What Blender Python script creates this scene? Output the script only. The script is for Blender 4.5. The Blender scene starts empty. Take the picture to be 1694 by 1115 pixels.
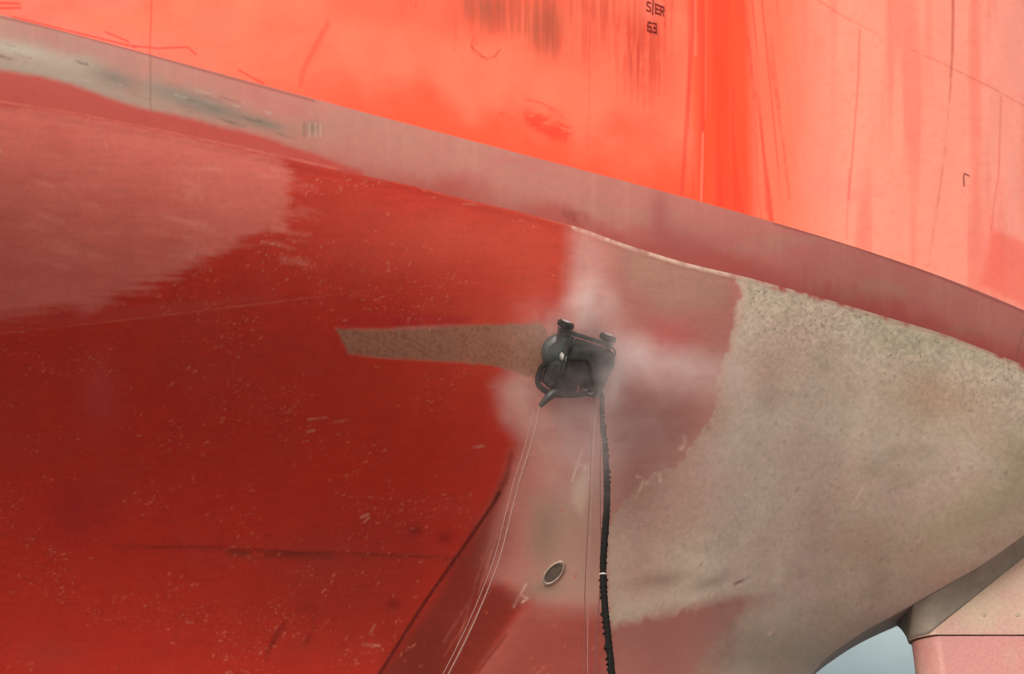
import bpy, bmesh, math, random
import numpy as np
from mathutils import Vector, Matrix
R = math.radians
rng = np.random.default_rng(7)
random.seed(7)
scene = bpy.context.scene
col = scene.collection

# ------------------------------------------------------------------ camera, sky, sun, exposure
EYE = 1.7
PITCH = R(28.0)
FOC = 2400.0                      # focal length in photo pixels (photo 1694 wide)
cam_d = bpy.data.cameras.new('camera')
cam_d.sensor_width = 36; cam_d.lens = 36 * FOC / 1694
cam_d.clip_start = 0.1; cam_d.clip_end = 3000
cam = bpy.data.objects.new('camera', cam_d); col.objects.link(cam)
cam.location = (0, 0, EYE); cam.rotation_euler = (math.pi / 2 + PITCH, 0, 0)
scene.camera = cam

SUN_EL, SUN_AZ = 27.0, 200.0      # azimuth clockwise from +Y: behind the camera, to the left
w = bpy.data.worlds.new('World'); scene.world = w; w.use_nodes = True
nt = w.node_tree; nt.nodes.clear()
sky = nt.nodes.new('ShaderNodeTexSky'); sky.sky_type = 'NISHITA'; sky.sun_disc = False
sky.sun_elevation = R(SUN_EL); sky.sun_rotation = R(SUN_AZ); sky.dust_density = 4.0; sky.ozone_density = 0.6
bg = nt.nodes.new('ShaderNodeBackground'); bg.inputs[1].default_value = 0.12
wo = nt.nodes.new('ShaderNodeOutputWorld')
nt.links.new(sky.outputs[0], bg.inputs[0]); nt.links.new(bg.outputs[0], wo.inputs[0])
sd = bpy.data.lights.new('sun', 'SUN'); sd.energy = 1.7; sd.angle = R(20); sd.color = (1, .96, .93)
sun = bpy.data.objects.new('sun', sd); col.objects.link(sun)
dirv = Vector((math.sin(R(SUN_AZ)) * math.cos(R(SUN_EL)), math.cos(R(SUN_AZ)) * math.cos(R(SUN_EL)), math.sin(R(SUN_EL))))
sun.rotation_euler = dirv.to_track_quat('Z', 'Y').to_euler(); sun.location = (0, 0, 60)
scene.view_settings.view_transform = 'Standard'
scene.view_settings.look = 'None'
scene.view_settings.exposure = 0.38
scene.view_settings.gamma = 1.0
scene.cycles.volume_step_rate = 1.0
scene.cycles.max_bounces = 6
scene.cycles.volume_bounces = 3

# ------------------------------------------------------------------ helpers
cP, sP = math.cos(PITCH), math.sin(PITCH)
def ray(u, v):
    """direction (X, Y, Z) of the sight line through photo point (u, v); works on arrays"""
    a = np.asarray(u, float) - 847.0; b = 557.5 - np.asarray(v, float)
    return a, FOC * cP - b * sP, FOC * sP + b * cP
def proj(x, y, z):
    zr = z - EYE
    d = y * cP + zr * sP
    up = -y * sP + zr * cP
    return 847.0 + FOC * x / d, 557.5 - FOC * up / d
def at_y(u, v, y):
    a, b, c = ray(u, v); k = y / b
    return Vector((float(a * k), float(y), float(c * k) + EYE))
def at_z(u, v, z):
    a, b, c = ray(u, v); k = (z - EYE) / c
    return np.stack([a * k, b * k], -1)
def lin(c):
    c = np.asarray(c, float) / 255.0
    return np.where(c <= .04045, c / 12.92, ((c + .055) / 1.055) ** 2.4)
def smooth(e0, e1, x):
    t = np.clip((x - e0) / (e1 - e0), 0, 1); return t * t * (3 - 2 * t)

def tag(o, label=None, cat=None, group=None, kind=None):
    if label: o['label'] = label
    if cat: o['category'] = cat
    if group: o['group'] = group
    if kind: o['kind'] = kind
    return o
def empty(name, loc, label, cat, group=None):
    o = bpy.data.objects.new(name, None); col.objects.link(o); o.location = loc
    return tag(o, label, cat, group)
def mesh_obj(name, verts, faces, mat, parent=None, smooth_=True):
    me = bpy.data.meshes.new(name)
    me.from_pydata([tuple(v) for v in verts], [], faces); me.update()
    if smooth_: me.polygons.foreach_set('use_smooth', [True] * len(me.polygons))
    o = bpy.data.objects.new(name, me); col.objects.link(o)
    if mat: me.materials.append(mat)
    if parent:
        o.parent = parent
        if parent.parent: o.matrix_parent_inverse = Matrix.Translation(-Vector(parent.location)) if False else Matrix.Identity(4)
    return o
def bm_obj(name, bm, mat, parent=None, smooth_=True, angle=None):
    bmesh.ops.recalc_face_normals(bm, faces=bm.faces)
    me = bpy.data.meshes.new(name); bm.to_mesh(me); bm.free()
    if smooth_:
        me.polygons.foreach_set('use_smooth', [True] * len(me.polygons))
        me.set_sharp_from_angle(angle=R(angle or 35))
    me.materials.append(mat)
    o = bpy.data.objects.new(name, me); col.objects.link(o)
    if parent: o.parent = parent
    return o
def bm_box(bm, c, s, bevel=0.0, rot=None):
    r = bmesh.ops.create_cube(bm, size=1.0)
    vs = r['verts']
    bmesh.ops.scale(bm, vec=s, verts=vs)
    if bevel:
        es = list({e for v in vs for e in v.link_edges})
        rb = bmesh.ops.bevel(bm, geom=es, offset=bevel, segments=2, affect='EDGES', profile=.6)
        vs = list({v for f in rb['faces'] for v in f.verts} | {v for v in vs if v.is_valid})
    if rot: bmesh.ops.rotate(bm, cent=(0, 0, 0), matrix=rot, verts=vs)
    bmesh.ops.translate(bm, vec=c, verts=vs)
def bm_lathe(bm, prof, axis='Z', c=(0, 0, 0), n=32):
    rings = []
    for r, h in prof:
        ring = []
        for k in range(n):
            a = 2 * math.pi * k / n
            p = (r * math.cos(a), r * math.sin(a), h)
            if axis == 'X': p = (h, p[0], p[1])
            if axis == 'Y': p = (p[0], h, p[1])
            ring.append(bm.verts.new((p[0] + c[0], p[1] + c[1], p[2] + c[2])))
        rings.append(ring)
    for a, b in zip(rings[:-1], rings[1:]):
        for k in range(n):
            bm.faces.new((a[k], a[(k + 1) % n], b[(k + 1) % n], b[k]))
    bm.faces.new(rings[0][::-1]); bm.faces.new(rings[-1])
def catmull(pts, n):
    pts = [Vector(p) for p in pts]
    P = [pts[0] * 2 - pts[1]] + pts + [pts[-1] * 2 - pts[-2]]
    out = []
    for i in range(1, len(P) - 2):
        for k in range(n):
            t = k / n
            a, b, c, d = P[i - 1], P[i], P[i + 1], P[i + 2]
            out.append(.5 * ((2 * b) + (c - a) * t + (2 * a - 5 * b + 4 * c - d) * t * t + (3 * b - a - 3 * c + d) * t ** 3))
    out.append(pts[-1]); return out
def bm_tube(bm, path, rad, n=10):
    rings = []; up = Vector((0.31, .2, .93)).normalized()
    prev = None
    for i, p in enumerate(path):
        d = (path[min(i + 1, len(path) - 1)] - path[max(i - 1, 0)]).normalized()
        if prev is None:
            a = d.cross(up)
            if a.length < .1: a = d.cross(Vector((1, 0, 0)))
        else:
            a = prev - d * prev.dot(d)
        a.normalize(); prev = a; b = d.cross(a)
        r = rad(i) if callable(rad) else rad
        ring = [bm.verts.new(p + (a * math.cos(2 * math.pi * k / n) + b * math.sin(2 * math.pi * k / n)) * (r if not isinstance(r, (list, tuple, np.ndarray)) else r[k])) for k in range(n)]
        rings.append(ring)
    for a, b in zip(rings[:-1], rings[1:]):
        for k in range(n):
            bm.faces.new((a[k], a[(k + 1) % n], b[(k + 1) % n], b[k]))
    bm.faces.new(rings[0][::-1]); bm.faces.new(rings[-1])

# ------------------------------------------------------------------ materials
def new_mat(name):
    m = bpy.data.materials.new(name); m.use_nodes = True
    n = m.node_tree; b = n.nodes['Principled BSDF']; return m, n, b
def N(n, t, **kw):
    x = n.nodes.new(t)
    for k, v in kw.items():
        if k.startswith('i_'): x.inputs[k[2:].replace('_', ' ')].default_value = v
        else: setattr(x, k, v)
    return x
def simple_mat(name, c1, c2, scale=6.0, rough=.55, metal=0.0, bump=.2, dist=.004, contrast=(.35, .65)):
    m, n, b = new_mat(name); L = n.links.new
    tc = N(n, 'ShaderNodeTexCoord')
    no = N(n, 'ShaderNodeTexNoise'); no.inputs['Scale'].default_value = scale; no.inputs['Detail'].default_value = 8; no.inputs['Roughness'].default_value = .65
    L(tc.outputs['Object'], no.inputs['Vector'])
    mr = N(n, 'ShaderNodeMapRange'); mr.inputs[1].default_value = contrast[0]; mr.inputs[2].default_value = contrast[1]
    L(no.outputs['Fac'], mr.inputs[0])
    mx = N(n, 'ShaderNodeMix', data_type='RGBA'); mx.inputs[6].default_value = (*c1, 1); mx.inputs[7].default_value = (*c2, 1)
    L(mr.outputs[0], mx.inputs[0]); L(mx.outputs[2], b.inputs['Base Color'])
    b.inputs['Roughness'].default_value = rough; b.inputs['Metallic'].default_value = metal
    bp = N(n, 'ShaderNodeBump'); bp.inputs['Strength'].default_value = bump; bp.inputs['Distance'].default_value = dist
    n2 = N(n, 'ShaderNodeTexNoise'); n2.inputs['Scale'].default_value = scale * 7; n2.inputs['Detail'].default_value = 5
    L(tc.outputs['Object'], n2.inputs['Vector']); L(n2.outputs['Fac'], bp.inputs['Height']); L(bp.outputs[0], b.inputs['Normal'])
    return m

def hull_mat(name, rough=.5, spec=.4, streak=0.0, grain=.10, plate=.25):
    """paint colour comes from the hull's own paint layer; grain, pits, flecks and bump are noise in metres"""
    m, n, b = new_mat(name); L = n.links.new
    tc = N(n, 'ShaderNodeTexCoord')
    at = N(n, 'ShaderNodeAttribute', attribute_name='paint')
    wr = N(n, 'ShaderNodeAttribute', attribute_name='wear')
    sep = N(n, 'ShaderNodeSeparateColor'); L(wr.outputs['Color'], sep.inputs[0])
    no = N(n, 'ShaderNodeTexNoise'); no.inputs['Scale'].default_value = 9; no.inputs['Detail'].default_value = 9; no.inputs['Roughness'].default_value = .7
    L(tc.outputs['Object'], no.inputs['Vector'])
    mr = N(n, 'ShaderNodeMapRange'); mr.inputs[1].default_value = .3; mr.inputs[2].default_value = .7; mr.inputs[3].default_value = 1 - grain; mr.inputs[4].default_value = 1 + grain
    L(no.outputs['Fac'], mr.inputs[0])
    mul = N(n, 'ShaderNodeVectorMath', operation='SCALE'); L(at.outputs['Color'], mul.inputs[0]); L(mr.outputs[0], mul.inputs['Scale'])
    # dark pits, strength from wear.R
    pn = N(n, 'ShaderNodeTexNoise'); pn.inputs['Scale'].default_value = 13; pn.inputs['Detail'].default_value = 4; pn.inputs['Roughness'].default_value = .75
    L(tc.outputs['Object'], pn.inputs['Vector'])
    pr = N(n, 'ShaderNodeMapRange'); pr.inputs[1].default_value = .56; pr.inputs[2].default_value = .64
    L(pn.outputs['Fac'], pr.inputs[0])
    pm = N(n, 'ShaderNodeMath', operation='MULTIPLY'); L(pr.outputs[0], pm.inputs[0]); L(sep.outputs[0], pm.inputs[1])
    m1 = N(n, 'ShaderNodeMix', data_type='RGBA'); m1.inputs[7].default_value = (.10, .105, .075, 1)
    L(pm.outputs[0], m1.inputs[0]); L(mul.outputs[0], m1.inputs[6])
    # pale flecks, strength from wear.G
    fn = N(n, 'ShaderNodeTexNoise'); fn.inputs['Scale'].default_value = 16; fn.inputs['Detail'].default_value = 3; fn.inputs['Roughness'].default_value = .8
    mp = N(n, 'ShaderNodeMapping'); mp.inputs['Location'].default_value = (7, 3, 11); L(tc.outputs['Object'], mp.inputs[0]); L(mp.outputs[0], fn.inputs['Vector'])
    fr = N(n, 'ShaderNodeMapRange'); fr.inputs[1].default_value = .60; fr.inputs[2].default_value = .70
    L(fn.outputs['Fac'], fr.inputs[0])
    fm = N(n, 'ShaderNodeMath', operation='MULTIPLY'); L(fr.outputs[0], fm.inputs[0]); L(sep.outputs[1], fm.inputs[1])
    m2 = N(n, 'ShaderNodeMix', data_type='RGBA'); m2.inputs[7].default_value = (.62, .40, .30, 1)
    L(fm.outputs[0], m2.inputs[0]); L(m1.outputs[2], m2.inputs[6]); L(m2.outputs[2], b.inputs['Base Color'])
    # roughness
    rr = N(n, 'ShaderNodeMapRange'); rr.inputs[1].default_value = .3; rr.inputs[2].default_value = .7; rr.inputs[3].default_value = rough - .07; rr.inputs[4].default_value = rough + .09
    L(no.outputs['Fac'], rr.inputs[0]); L(rr.outputs[0], b.inputs['Roughness'])
    b.inputs['Specular IOR Level'].default_value = spec
    # bump: fine orange peel + pits
    bn = N(n, 'ShaderNodeTexNoise'); bn.inputs['Scale'].default_value = 28; bn.inputs['Detail'].default_value = 6
    L(tc.outputs['Object'], bn.inputs['Vector'])
    b1 = N(n, 'ShaderNodeBump'); b1.inputs['Strength'].default_value = .25; b1.inputs['Distance'].default_value = .006
    L(bn.outputs['Fac'], b1.inputs['Height'])
    b2 = N(n, 'ShaderNodeBump'); b2.inputs['Strength'].default_value = plate; b2.inputs['Distance'].default_value = .06
    bl = N(n, 'ShaderNodeTexNoise'); bl.inputs['Scale'].default_value = .9; bl.inputs['Detail'].default_value = 2
    L(tc.outputs['Object'], bl.inputs['Vector']); L(bl.outputs['Fac'], b2.inputs['Height']); L(b1.outputs[0], b2.inputs['Normal'])
    L(b2.outputs[0], b.inputs['Normal'])
    return m

# ------------------------------------------------------------------ hull form
H = 14.0                      # waterline above the eye
ZW = H + EYE
YC = 30.0                     # centreline plane of the ship
wl = np.array([(-60, 8), (0, 26), (125, 55), (250, 90), (380, 127), (520, 165), (680, 205), (830, 245), (1000, 290), (1165, 338), (1280, 368), (1400, 402), (1550, 455), (1694, 514), (1800, 566)], float)
P = at_z(wl[:, 0], wl[:, 1], ZW)
Wpoly = np.polyfit(P[:, 0], P[:, 1], 5)
XL, XR = P[0, 0] + .3, P[-1, 0] - .3
def Wf(x):
    x = np.asarray(x, float); xc = np.clip(x, XL, XR)
    y = np.polyval(Wpoly, xc); d = np.polyval(np.polyder(Wpoly), xc)
    dl = np.clip(XL - x, 0, None); dr = np.clip(x - XR, 0, None)
    y = y - d * 9 * (1 - np.exp(-dl / 9)) + d * dr * np.clip(1, 0, 1)
    return np.minimum(y, YC - .9)
def smooth_tab(tx, ty, sig=.45):
    g = np.linspace(-60, 26, 4301); v = np.interp(g, tx, ty); k = np.exp(-.5 * (np.arange(-120, 121) * .02 / sig) ** 2); k /= k.sum()
    v = np.convolve(np.pad(v, 120, mode='edge'), k, 'valid'); return g, v
def zp(x):                     # height of the lower edge of the shell
    return EYE + np.interp(x, *ZPT)
ZPT = smooth_tab([-60, -4, 1.5, 3.6, 5.0, 5.9, 6.35, 7.3, 8.45, 9.7, 11.3, 13.5, 18, 24], [-.8, -.8, -.6, 2.4, 5.8, 7.55, 8.12, 8.74, 9.30, 9.92, 10.98, 12.0, 12.9, 13.4], .22)
def hw(x):                     # half width at that edge
    return np.interp(x, *HWT)
HWT = smooth_tab([-60, -6, 2, 5, 7.8, 9.2, 12, 24], [8, 2.2, .7, .55, .6, 1.15, 1.3, .9], .3)
def flare(x):
    return np.interp(x, *FLT)
FLT = smooth_tab([-60, -8, 0, 5, 10, 24], [0, .05, .12, .2, .32, .45], 1.2)
def sect(x, t):
    """underwater section: t = 0 at the waterline, 1 at the lower edge; arrays broadcast"""
    W = Wf(x); ye = YC - hw(x); ye = np.maximum(ye, W + .2); z1 = zp(x)
    ww = ye - W; s = ZW - z1
    k = smooth(-2, 7, x)                     # full bilge forward, fine V aft
    p1y = W + (.03 + .13 * k) * ww; p1z = ZW - (.34 - .02 * k) * s
    e = smooth(4, 7.5, x); p2y = W + (.98 - .33 * k + .05 * e) * ww; p2z = z1 + (.78 - .46 * k - .22 * e) * s
    m = 1 - t
    y = m**3 * W + 3 * m * m * t * p1y + 3 * m * t * t * p2y + t**3 * ye
    z = m**3 * ZW + 3 * m * m * t * p1z + 3 * m * t * t * p2z + t**3 * z1
    return y, z
# lower edge of the boot-topping band
low = np.array([(-60, 158), (0, 170), (120, 189), (250, 215), (370, 240), (470, 262), (560, 282), (680, 306), (800, 336), (950, 373), (1040, 406), (1130, 434), (1225, 456), (1340, 487), (1450, 520), (1560, 552), (1694, 604), (1800, 655)], float)
def tband(xs):
    tt = np.linspace(0, .6, 500)[:, None]
    y, z = sect(xs[None, :], tt)
    u, v = proj(np.broadcast_to(xs[None, :], y.shape), y, z)
    vl = np.interp(u, low[:, 0], low[:, 1])
    k = np.argmax(v > vl, axis=0)
    return tt[k, 0]
# columns: dense where the frame looks, coarse beyond
xs_mid = np.linspace(-9.0, 12.6, 1500)
xs = np.concatenate([np.linspace(-55, -9.1, 60), xs_mid, np.linspace(12.7, 19.5, 40)])
tb_mid = tband(xs_mid)
ker = np.hanning(61); ker /= ker.sum()
pad = np.pad(tb_mid, 30, mode='edge'); tb_mid = np.convolve(pad, ker, 'valid')
tb = np.interp(xs, xs_mid, tb_mid)

# ------------------------------------------------------------------ the paint layer of the hull (a chart of worn paint, 1 cell = about 1 cm)
U0, V0, CW, CH = -200, -160, 2100, 1440
gu, gv = np.meshgrid(np.arange(CW) + U0, np.arange(CH) + V0)
gu = gu.astype(np.float32); gv = gv.astype(np.float32)
def vnoise(a, b, seed):
    r = np.random.default_rng(seed).random((257, 257)).astype(np.float32)
    ia = np.floor(a).astype(int); ib = np.floor(b).astype(int)
    fa = a - ia; fb = b - ib
    fa = fa * fa * (3 - 2 * fa); fb = fb * fb * (3 - 2 * fb)
    ia %= 256; ib %= 256
    return (r[ib, ia] * (1 - fa) + r[ib, ia + 1] * fa) * (1 - fb) + (r[ib + 1, ia] * (1 - fa) + r[ib + 1, ia + 1] * fa) * fb
def fbm(su, sv, seed, octv=4, a=None, b=None):
    a = gu if a is None else a; b = gv if b is None else b
    o = 0; amp = 1; tot = 0
    for i in range(octv):
        o = o + amp * vnoise(a * 2**i / su + 31.7 * i, b * 2**i / sv + 17.3 * i, seed + i); tot += amp; amp *= .55
    return o / tot
warp1 = (fbm(70, 70, 11) - .5); warp2 = (fbm(12, 12, 21, 3) - .5)
def poly(pts, soft=3.0, wob=0.0, fine=0.0):
    """soft mask of a polygon, its edge wandering by wob and fine cells"""
    pts = np.array(pts, float)
    x0, y0 = pts.min(0) - soft * 2 - wob - 12; x1, y1 = pts.max(0) + soft * 2 + wob + 12
    i0, i1 = max(int(y0 - V0), 0), min(int(y1 - V0) + 1, CH); j0, j1 = max(int(x0 - U0), 0), min(int(x1 - U0) + 1, CW)
    out = np.zeros((CH, CW), np.float32)
    if i0 >= i1 or j0 >= j1: return out
    X = gu[i0:i1, j0:j1]; Y = gv[i0:i1, j0:j1]
    d = np.full(X.shape, 1e9, np.float32); ins = np.zeros(X.shape, bool)
    for (ax, ay), (bx, by) in zip(pts, np.roll(pts, -1, 0)):
        ex, ey = bx - ax, by - ay
        t = np.clip(((X - ax) * ex + (Y - ay) * ey) / (ex * ex + ey * ey + 1e-9), 0, 1)
        d = np.minimum(d, np.hypot(X - ax - t * ex, Y - ay - t * ey))
        c = ((ay > Y) != (by > Y))
        xi = ax + (Y - ay) / ((by - ay) if by != ay else 1e-9) * ex
        ins ^= c & (X < xi)
    sd_ = np.where(ins, d, -d) + wob * 2 * warp1[i0:i1, j0:j1] + fine * 2 * warp2[i0:i1, j0:j1]
    out[i0:i1, j0:j1] = smooth(-soft, soft, sd_)
    return out
def blob(cx, cy, rx, ry, rot=0.0):
    c, s = math.cos(R(rot)), math.sin(R(rot))
    a = ((gu - cx) * c + (gv - cy) * s) / rx; b = (-(gu - cx) * s + (gv - cy) * c) / ry
    return np.exp(-(a * a + b * b))
chart = np.zeros((CH, CW, 3), np.float32)
def mixin(mask, c, k=1.0):
    m = np.clip(mask * k, 0, 1)[..., None]
    chart[:] = chart * (1 - m) + np.asarray(lin(c), np.float32) * m
def stroke(pts, wd, c, k=1.0, soft=1.0, arr=None, taper=False, rag=0.0):
    """a line of paint, rust or scratch"""
    pts = np.array(pts, float)
    x0, y0 = pts.min(0) - wd - soft * 3 - 3; x1, y1 = pts.max(0) + wd + soft * 3 + 3
    i0, i1 = max(int(y0 - V0), 0), min(int(y1 - V0) + 1, CH); j0, j1 = max(int(x0 - U0), 0), min(int(x1 - U0) + 1, CW)
    if i0 >= i1 or j0 >= j1: return
    X = gu[i0:i1, j0:j1]; Y = gv[i0:i1, j0:j1]
    d = np.full(X.shape, 1e9, np.float32)
    for (ax, ay), (bx, by) in zip(pts[:-1], pts[1:]):
        ex, ey = bx - ax, by - ay
        t = np.clip(((X - ax) * ex + (Y - ay) * ey) / (ex * ex + ey * ey + 1e-9), 0, 1)
        d = np.minimum(d, np.hypot(X - ax - t * ex, Y - ay - t * ey))
    d = d + rag * 2 * warp2[i0:i1, j0:j1]
    m = (1 - smooth(wd / 2 - soft / 2, wd / 2 + soft, d)) * k
    if rag: m = m * np.clip(.55 + 1.6 * warp2[i0:i1, j0:j1] + 1.0 * warp1[i0:i1, j0:j1], .15, 1)
    m = m[..., None]
    chart[i0:i1, j0:j1] = chart[i0:i1, j0:j1] * (1 - m) + np.asarray(lin(c), np.float32) * m
LT = 1.0          # paint colours below, with some shade and sheen mixed in
vW = np.interp(gu[0], wl[:, 0], wl[:, 1])[None, :]
vB = np.interp(gu[0], low[:, 0], low[:, 1])[None, :]

# --- underwater paint -------------------------------------------------
RED, RED2 = (188, 50, 36), (158, 40, 30)
chart[:] = lin(RED)
n1 = fbm(160, 90, 101); n2 = fbm(40, 26, 111); n3 = fbm(9, 7, 121, 3)
mixin(smooth(.45, .75, n1), (178, 58, 48), .5)
mixin(smooth(.55, .8, n2), (190, 46, 32), .5)
mixin(smooth(.50, .7, n3), (168, 42, 32), .25)
# faded pink upper left
fade = poly([(-300, 60), (250, 190), (470, 262), (478, 330), (470, 372), (430, 385), (395, 400), (300, 440), (225, 480), (160, 505), (-300, 560)], 34, 16, 5)
fade = smooth(.2, .8, fade + (fbm(80, 7, 141, 3) - .5) * .5 * smooth(1.0, .7, fade) * smooth(0, .2, fade) + (fbm(50, 6, 151, 3) - .5) * .35)
mixin(fade, (208, 112, 102), .9)
mixin(fade * smooth(.45, .7, fbm(90, 30, 131)), (200, 98, 88), .6)
for k in range(60):                      # horizontal brush-like scrapes
    u = rng.choice([rng.uniform(240, 340), rng.uniform(20, 180), rng.uniform(420, 500), rng.uniform(60, 420)]); v = rng.uniform(270, 440)
    l = rng.uniform(15, 60); s = rng.uniform(.08, .3)
    stroke([(u, v), (u + l * .5, v + l * s * .35), (u + l, v + l * s)], rng.uniform(3, 9), (226, 144, 130), rng.uniform(.12, .38), 5, rag=1.5)
for k in range(14):
    u = rng.uniform(455, 505); v = rng.uniform(290, 400)
    stroke([(u - 22, v - 3), (u + 8, v + 2)], 4, (196, 92, 80), .45, 3)
mixin(poly([(-300, 540), (0, 545), (130, 535), (300, 515), (480, 486), (300, 500), (130, 515), (0, 525), (-300, 530)], 5, 3), (190, 80, 78), .25)
stroke([(-100, 560), (0, 551), (110, 540), (200, 530), (300, 518), (400, 506), (470, 498)], 2.4, (206, 100, 84), .75, 1.2, rag=1)
stroke([(460, 499), (600, 482), (720, 472), (820, 466), (930, 462)], 1.8, (208, 96, 80), .45, 1.4, rag=1)
# red strip between band and pink
mixin(poly([(-300, 70), (0, 120), (150, 155), (250, 185), (470, 240), (640, 298), (640, 306), (470, 262), (250, 214), (120, 190), (0, 172), (-300, 130)], 6, 4, 2), (186, 68, 60), .9)
# big smooth tonal patches in the red
for cx, cy, rx, ry, c, k in [(600, 760, 130, 120, (194, 50, 30), .6), (700, 640, 120, 80, (202, 62, 42), .5), (250, 700, 160, 80, (184, 46, 32), .5), (165, 650, 34, 60, (184, 74, 70), .6),
                             (130, 850, 60, 50, (160, 34, 40), .5), (520, 920, 60, 36, (160, 62, 56), .45), (640, 900, 130, 70, (160, 46, 40), .5), (560, 1000, 160, 80, (146, 46, 36), .5),
                             (800, 540, 90, 80, (206, 84, 66), .5), (740, 400, 170, 60, (204, 86, 68), .6), (560, 350, 80, 70, (186, 68, 52), .5), (880, 460, 60, 110, (206, 84, 66), .6), (90, 1080, 50, 24, (170, 62, 54), .5)]:
    mixin(blob(cx, cy, rx, ry), c, k)
# horizontal weld with rust low on the left
stroke([(190, 905), (300, 905), (400, 912), (500, 914), (600, 920), (700, 922), (780, 928)], 7, (120, 36, 24), .35, 5, rag=3)
stroke([(380, 915), (460, 918), (560, 922)], 9, (104, 46, 26), .6, 6, rag=4)
stroke([(240, 906), (330, 904), (420, 909), (500, 915), (560, 914), (650, 918), (760, 925)], 1.6, (80, 22, 16), .7, 1.2, rag=2)
stroke([(560, 917), (620, 923), (690, 915), (760, 930)], 1.6, (150, 72, 44), .5, 1.2, rag=2)
for pts in [[(478, 1020), (455, 1050), (440, 1090)], [(492, 1012), (520, 1000), (518, 1040), (505, 1065)], [(470, 1040), (450, 1066)], [(300, 1010), (290, 1060)]]:
    stroke(pts, 6, (110, 30, 24), .6, 5, rag=3)
for cx, cy in [(687, 878), (735, 890), (650, 1000)]: mixin(blob(cx, cy, 11, 9), (120, 28, 24), .6)
# pink weld line above the red zone
# --- partly washed area round the crawler (pink primer), half-stripped brown, bare steel --------
prim = poly([(946, 372), (1230, 450), (1230, 700), (1190, 1115), (1100, 1300), (760, 1300), (790, 1115), (880, 990), (800, 960), (812, 870), (838, 800), (862, 735), (815, 640), (850, 590), (935, 500)], 22, 14, 3)
mixin(prim, (200, 136, 128), .95)
mixin(poly([(1010, 395), (1228, 455), (1224, 520), (1200, 600), (1175, 690), (1130, 770), (1040, 850), (1020, 700), (1080, 600), (1030, 520), (1010, 470)], 26, 12, 4), (178, 118, 108), .9)
mixin(poly([(1030, 400), (1200, 450), (1200, 500), (1100, 520), (1035, 470)], 20, 10), (176, 134, 118), .7)
mixin(blob(1105, 565, 58, 34, 12), (196, 92, 92), .7)
mixin(blob(1110, 690, 60, 70), (146, 92, 84), .6)
mixin(blob(1110, 620, 80, 26, 10), (196, 132, 128), .45)
mixin(blob(975, 480, 26, 90), (204, 148, 140), .6)
# brown dark-red strip beyond the knuckle line: shade of the downward turn painted in
mixin(poly([(836, 790), (812, 870), (800, 960), (880, 985), (862, 1010), (790, 1118), (700, 1260), (560, 1260), (630, 1118), (720, 990), (790, 880)], 16, 8, 1), (128, 50, 40), .85)
mixin(blob(825, 900, 30, 60, 10), (158, 88, 84), .55)
mixin(blob(700, 1100, 60, 60), (104, 38, 26), .5)
# light pinkish red skeg below, its better lit upright side painted lighter
mixin(poly([(880, 990), (1000, 1000), (1010, 1030), (1160, 990), (1240, 985), (1200, 1050), (1150, 1300), (680, 1300), (790, 1115)], 13, 8, 2), (168, 84, 76), .92)
mixin(poly([(880, 1040), (1000, 1020), (1000, 1300), (840, 1300), (830, 1110)], 30, 10), (150, 70, 62), .6)
mixin(poly([(1012, 1030), (1160, 1000), (1230, 1000), (1180, 1060), (1130, 1120), (1130, 1300), (1012, 1300)], 22, 12, 4), (176, 126, 118), .9)
# bare steel
bare = poly([(1226, 456), (1340, 487), (1450, 520), (1560, 552), (1694, 604), (2100, 760), (2100, 1400), (1150, 1400), (1130, 1130), (1195, 1050), (1240, 990), (1012, 1034), (1008, 880), (1060, 800), (1130, 765), (1180, 690), (1196, 620), (1218, 540), (1224, 500)], 9, 10, 12)
mixin(bare, (218, 205, 190), 1)
inb = bare
mixin(inb * smooth(.42, .7, fbm(120, 80, 201)), (216, 194, 182), .8)
mixin(inb * smooth(.5, .75, fbm(60, 50, 211)), (212, 188, 170), .5)
mixin(inb * smooth(.50, .78, fbm(90, 60, 221)), (184, 174, 154), .5)
mixin(inb * (blob(1560, 660, 110, 50, 10)), (198, 166, 138), .6)
mixin(inb * (blob(1480, 560, 90, 26, 18) + blob(1600, 575, 90, 18, 20)), (186, 186, 160), .7)
mixin(inb * (blob(1290, 500, 70, 34, 16)), (202, 190, 168), .7)
mixin(inb * (blob(1270, 620, 60, 60) + blob(1130, 860, 70, 40)), (200, 162, 148), .55)
mixin(inb * (blob(1420, 900, 90, 60)), (178, 138, 120), .45)
mixin(inb * (blob(1600, 860, 120, 40, -30) + blob(1690, 760, 40, 60)), (180, 170, 136), .6)
mixin(inb * smooth(930, 1060, gv + .15 * (gu - 1300) * 0), (190, 180, 166), .5)  # steel darkens toward the lower edge, shade of the turn painted in
mixin(inb * (blob(1140, 790, 60, 70, 30) + blob(1060, 850, 60, 50) + blob(1060, 950, 60, 60)), (208, 172, 162), .85)
mixin(blob(1120, 760, 70, 26, -40) + blob(1055, 820, 50, 26, -40) + blob(1185, 660, 26, 60, 10), (188, 142, 130), .6)
fg = fbm(4.5, 4.5, 261, 3) - .5; fg2 = fbm(14, 10, 271, 3) - .5
chart *= (1 + inb * (fg * (.20 + .45 * smooth(200, 0, gv - vB)) + fg2 * .10))[..., None]
chart *= (1 + (1 - inb) * (fg * .12 + (fbm(40, 5, 281, 3) - .5) * .14))[..., None]
soft_edge = poly([(1012, 1040), (1160, 996), (1235, 985), (1215, 1060), (1170, 1130), (1150, 1300), (1012, 1300)], 24, 16, 6)
mixin(soft_edge, (172, 112, 106), .85)
mixin(blob(1190, 1080, 40, 60, 30) + blob(1240, 1000, 60, 16, -20), (184, 150, 138), .6)
mixin(inb * (blob(1290, 1080, 110, 50)), (140, 136, 116), .6)  # grey-green shade close to the lower shell edge, also in the colour
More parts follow.
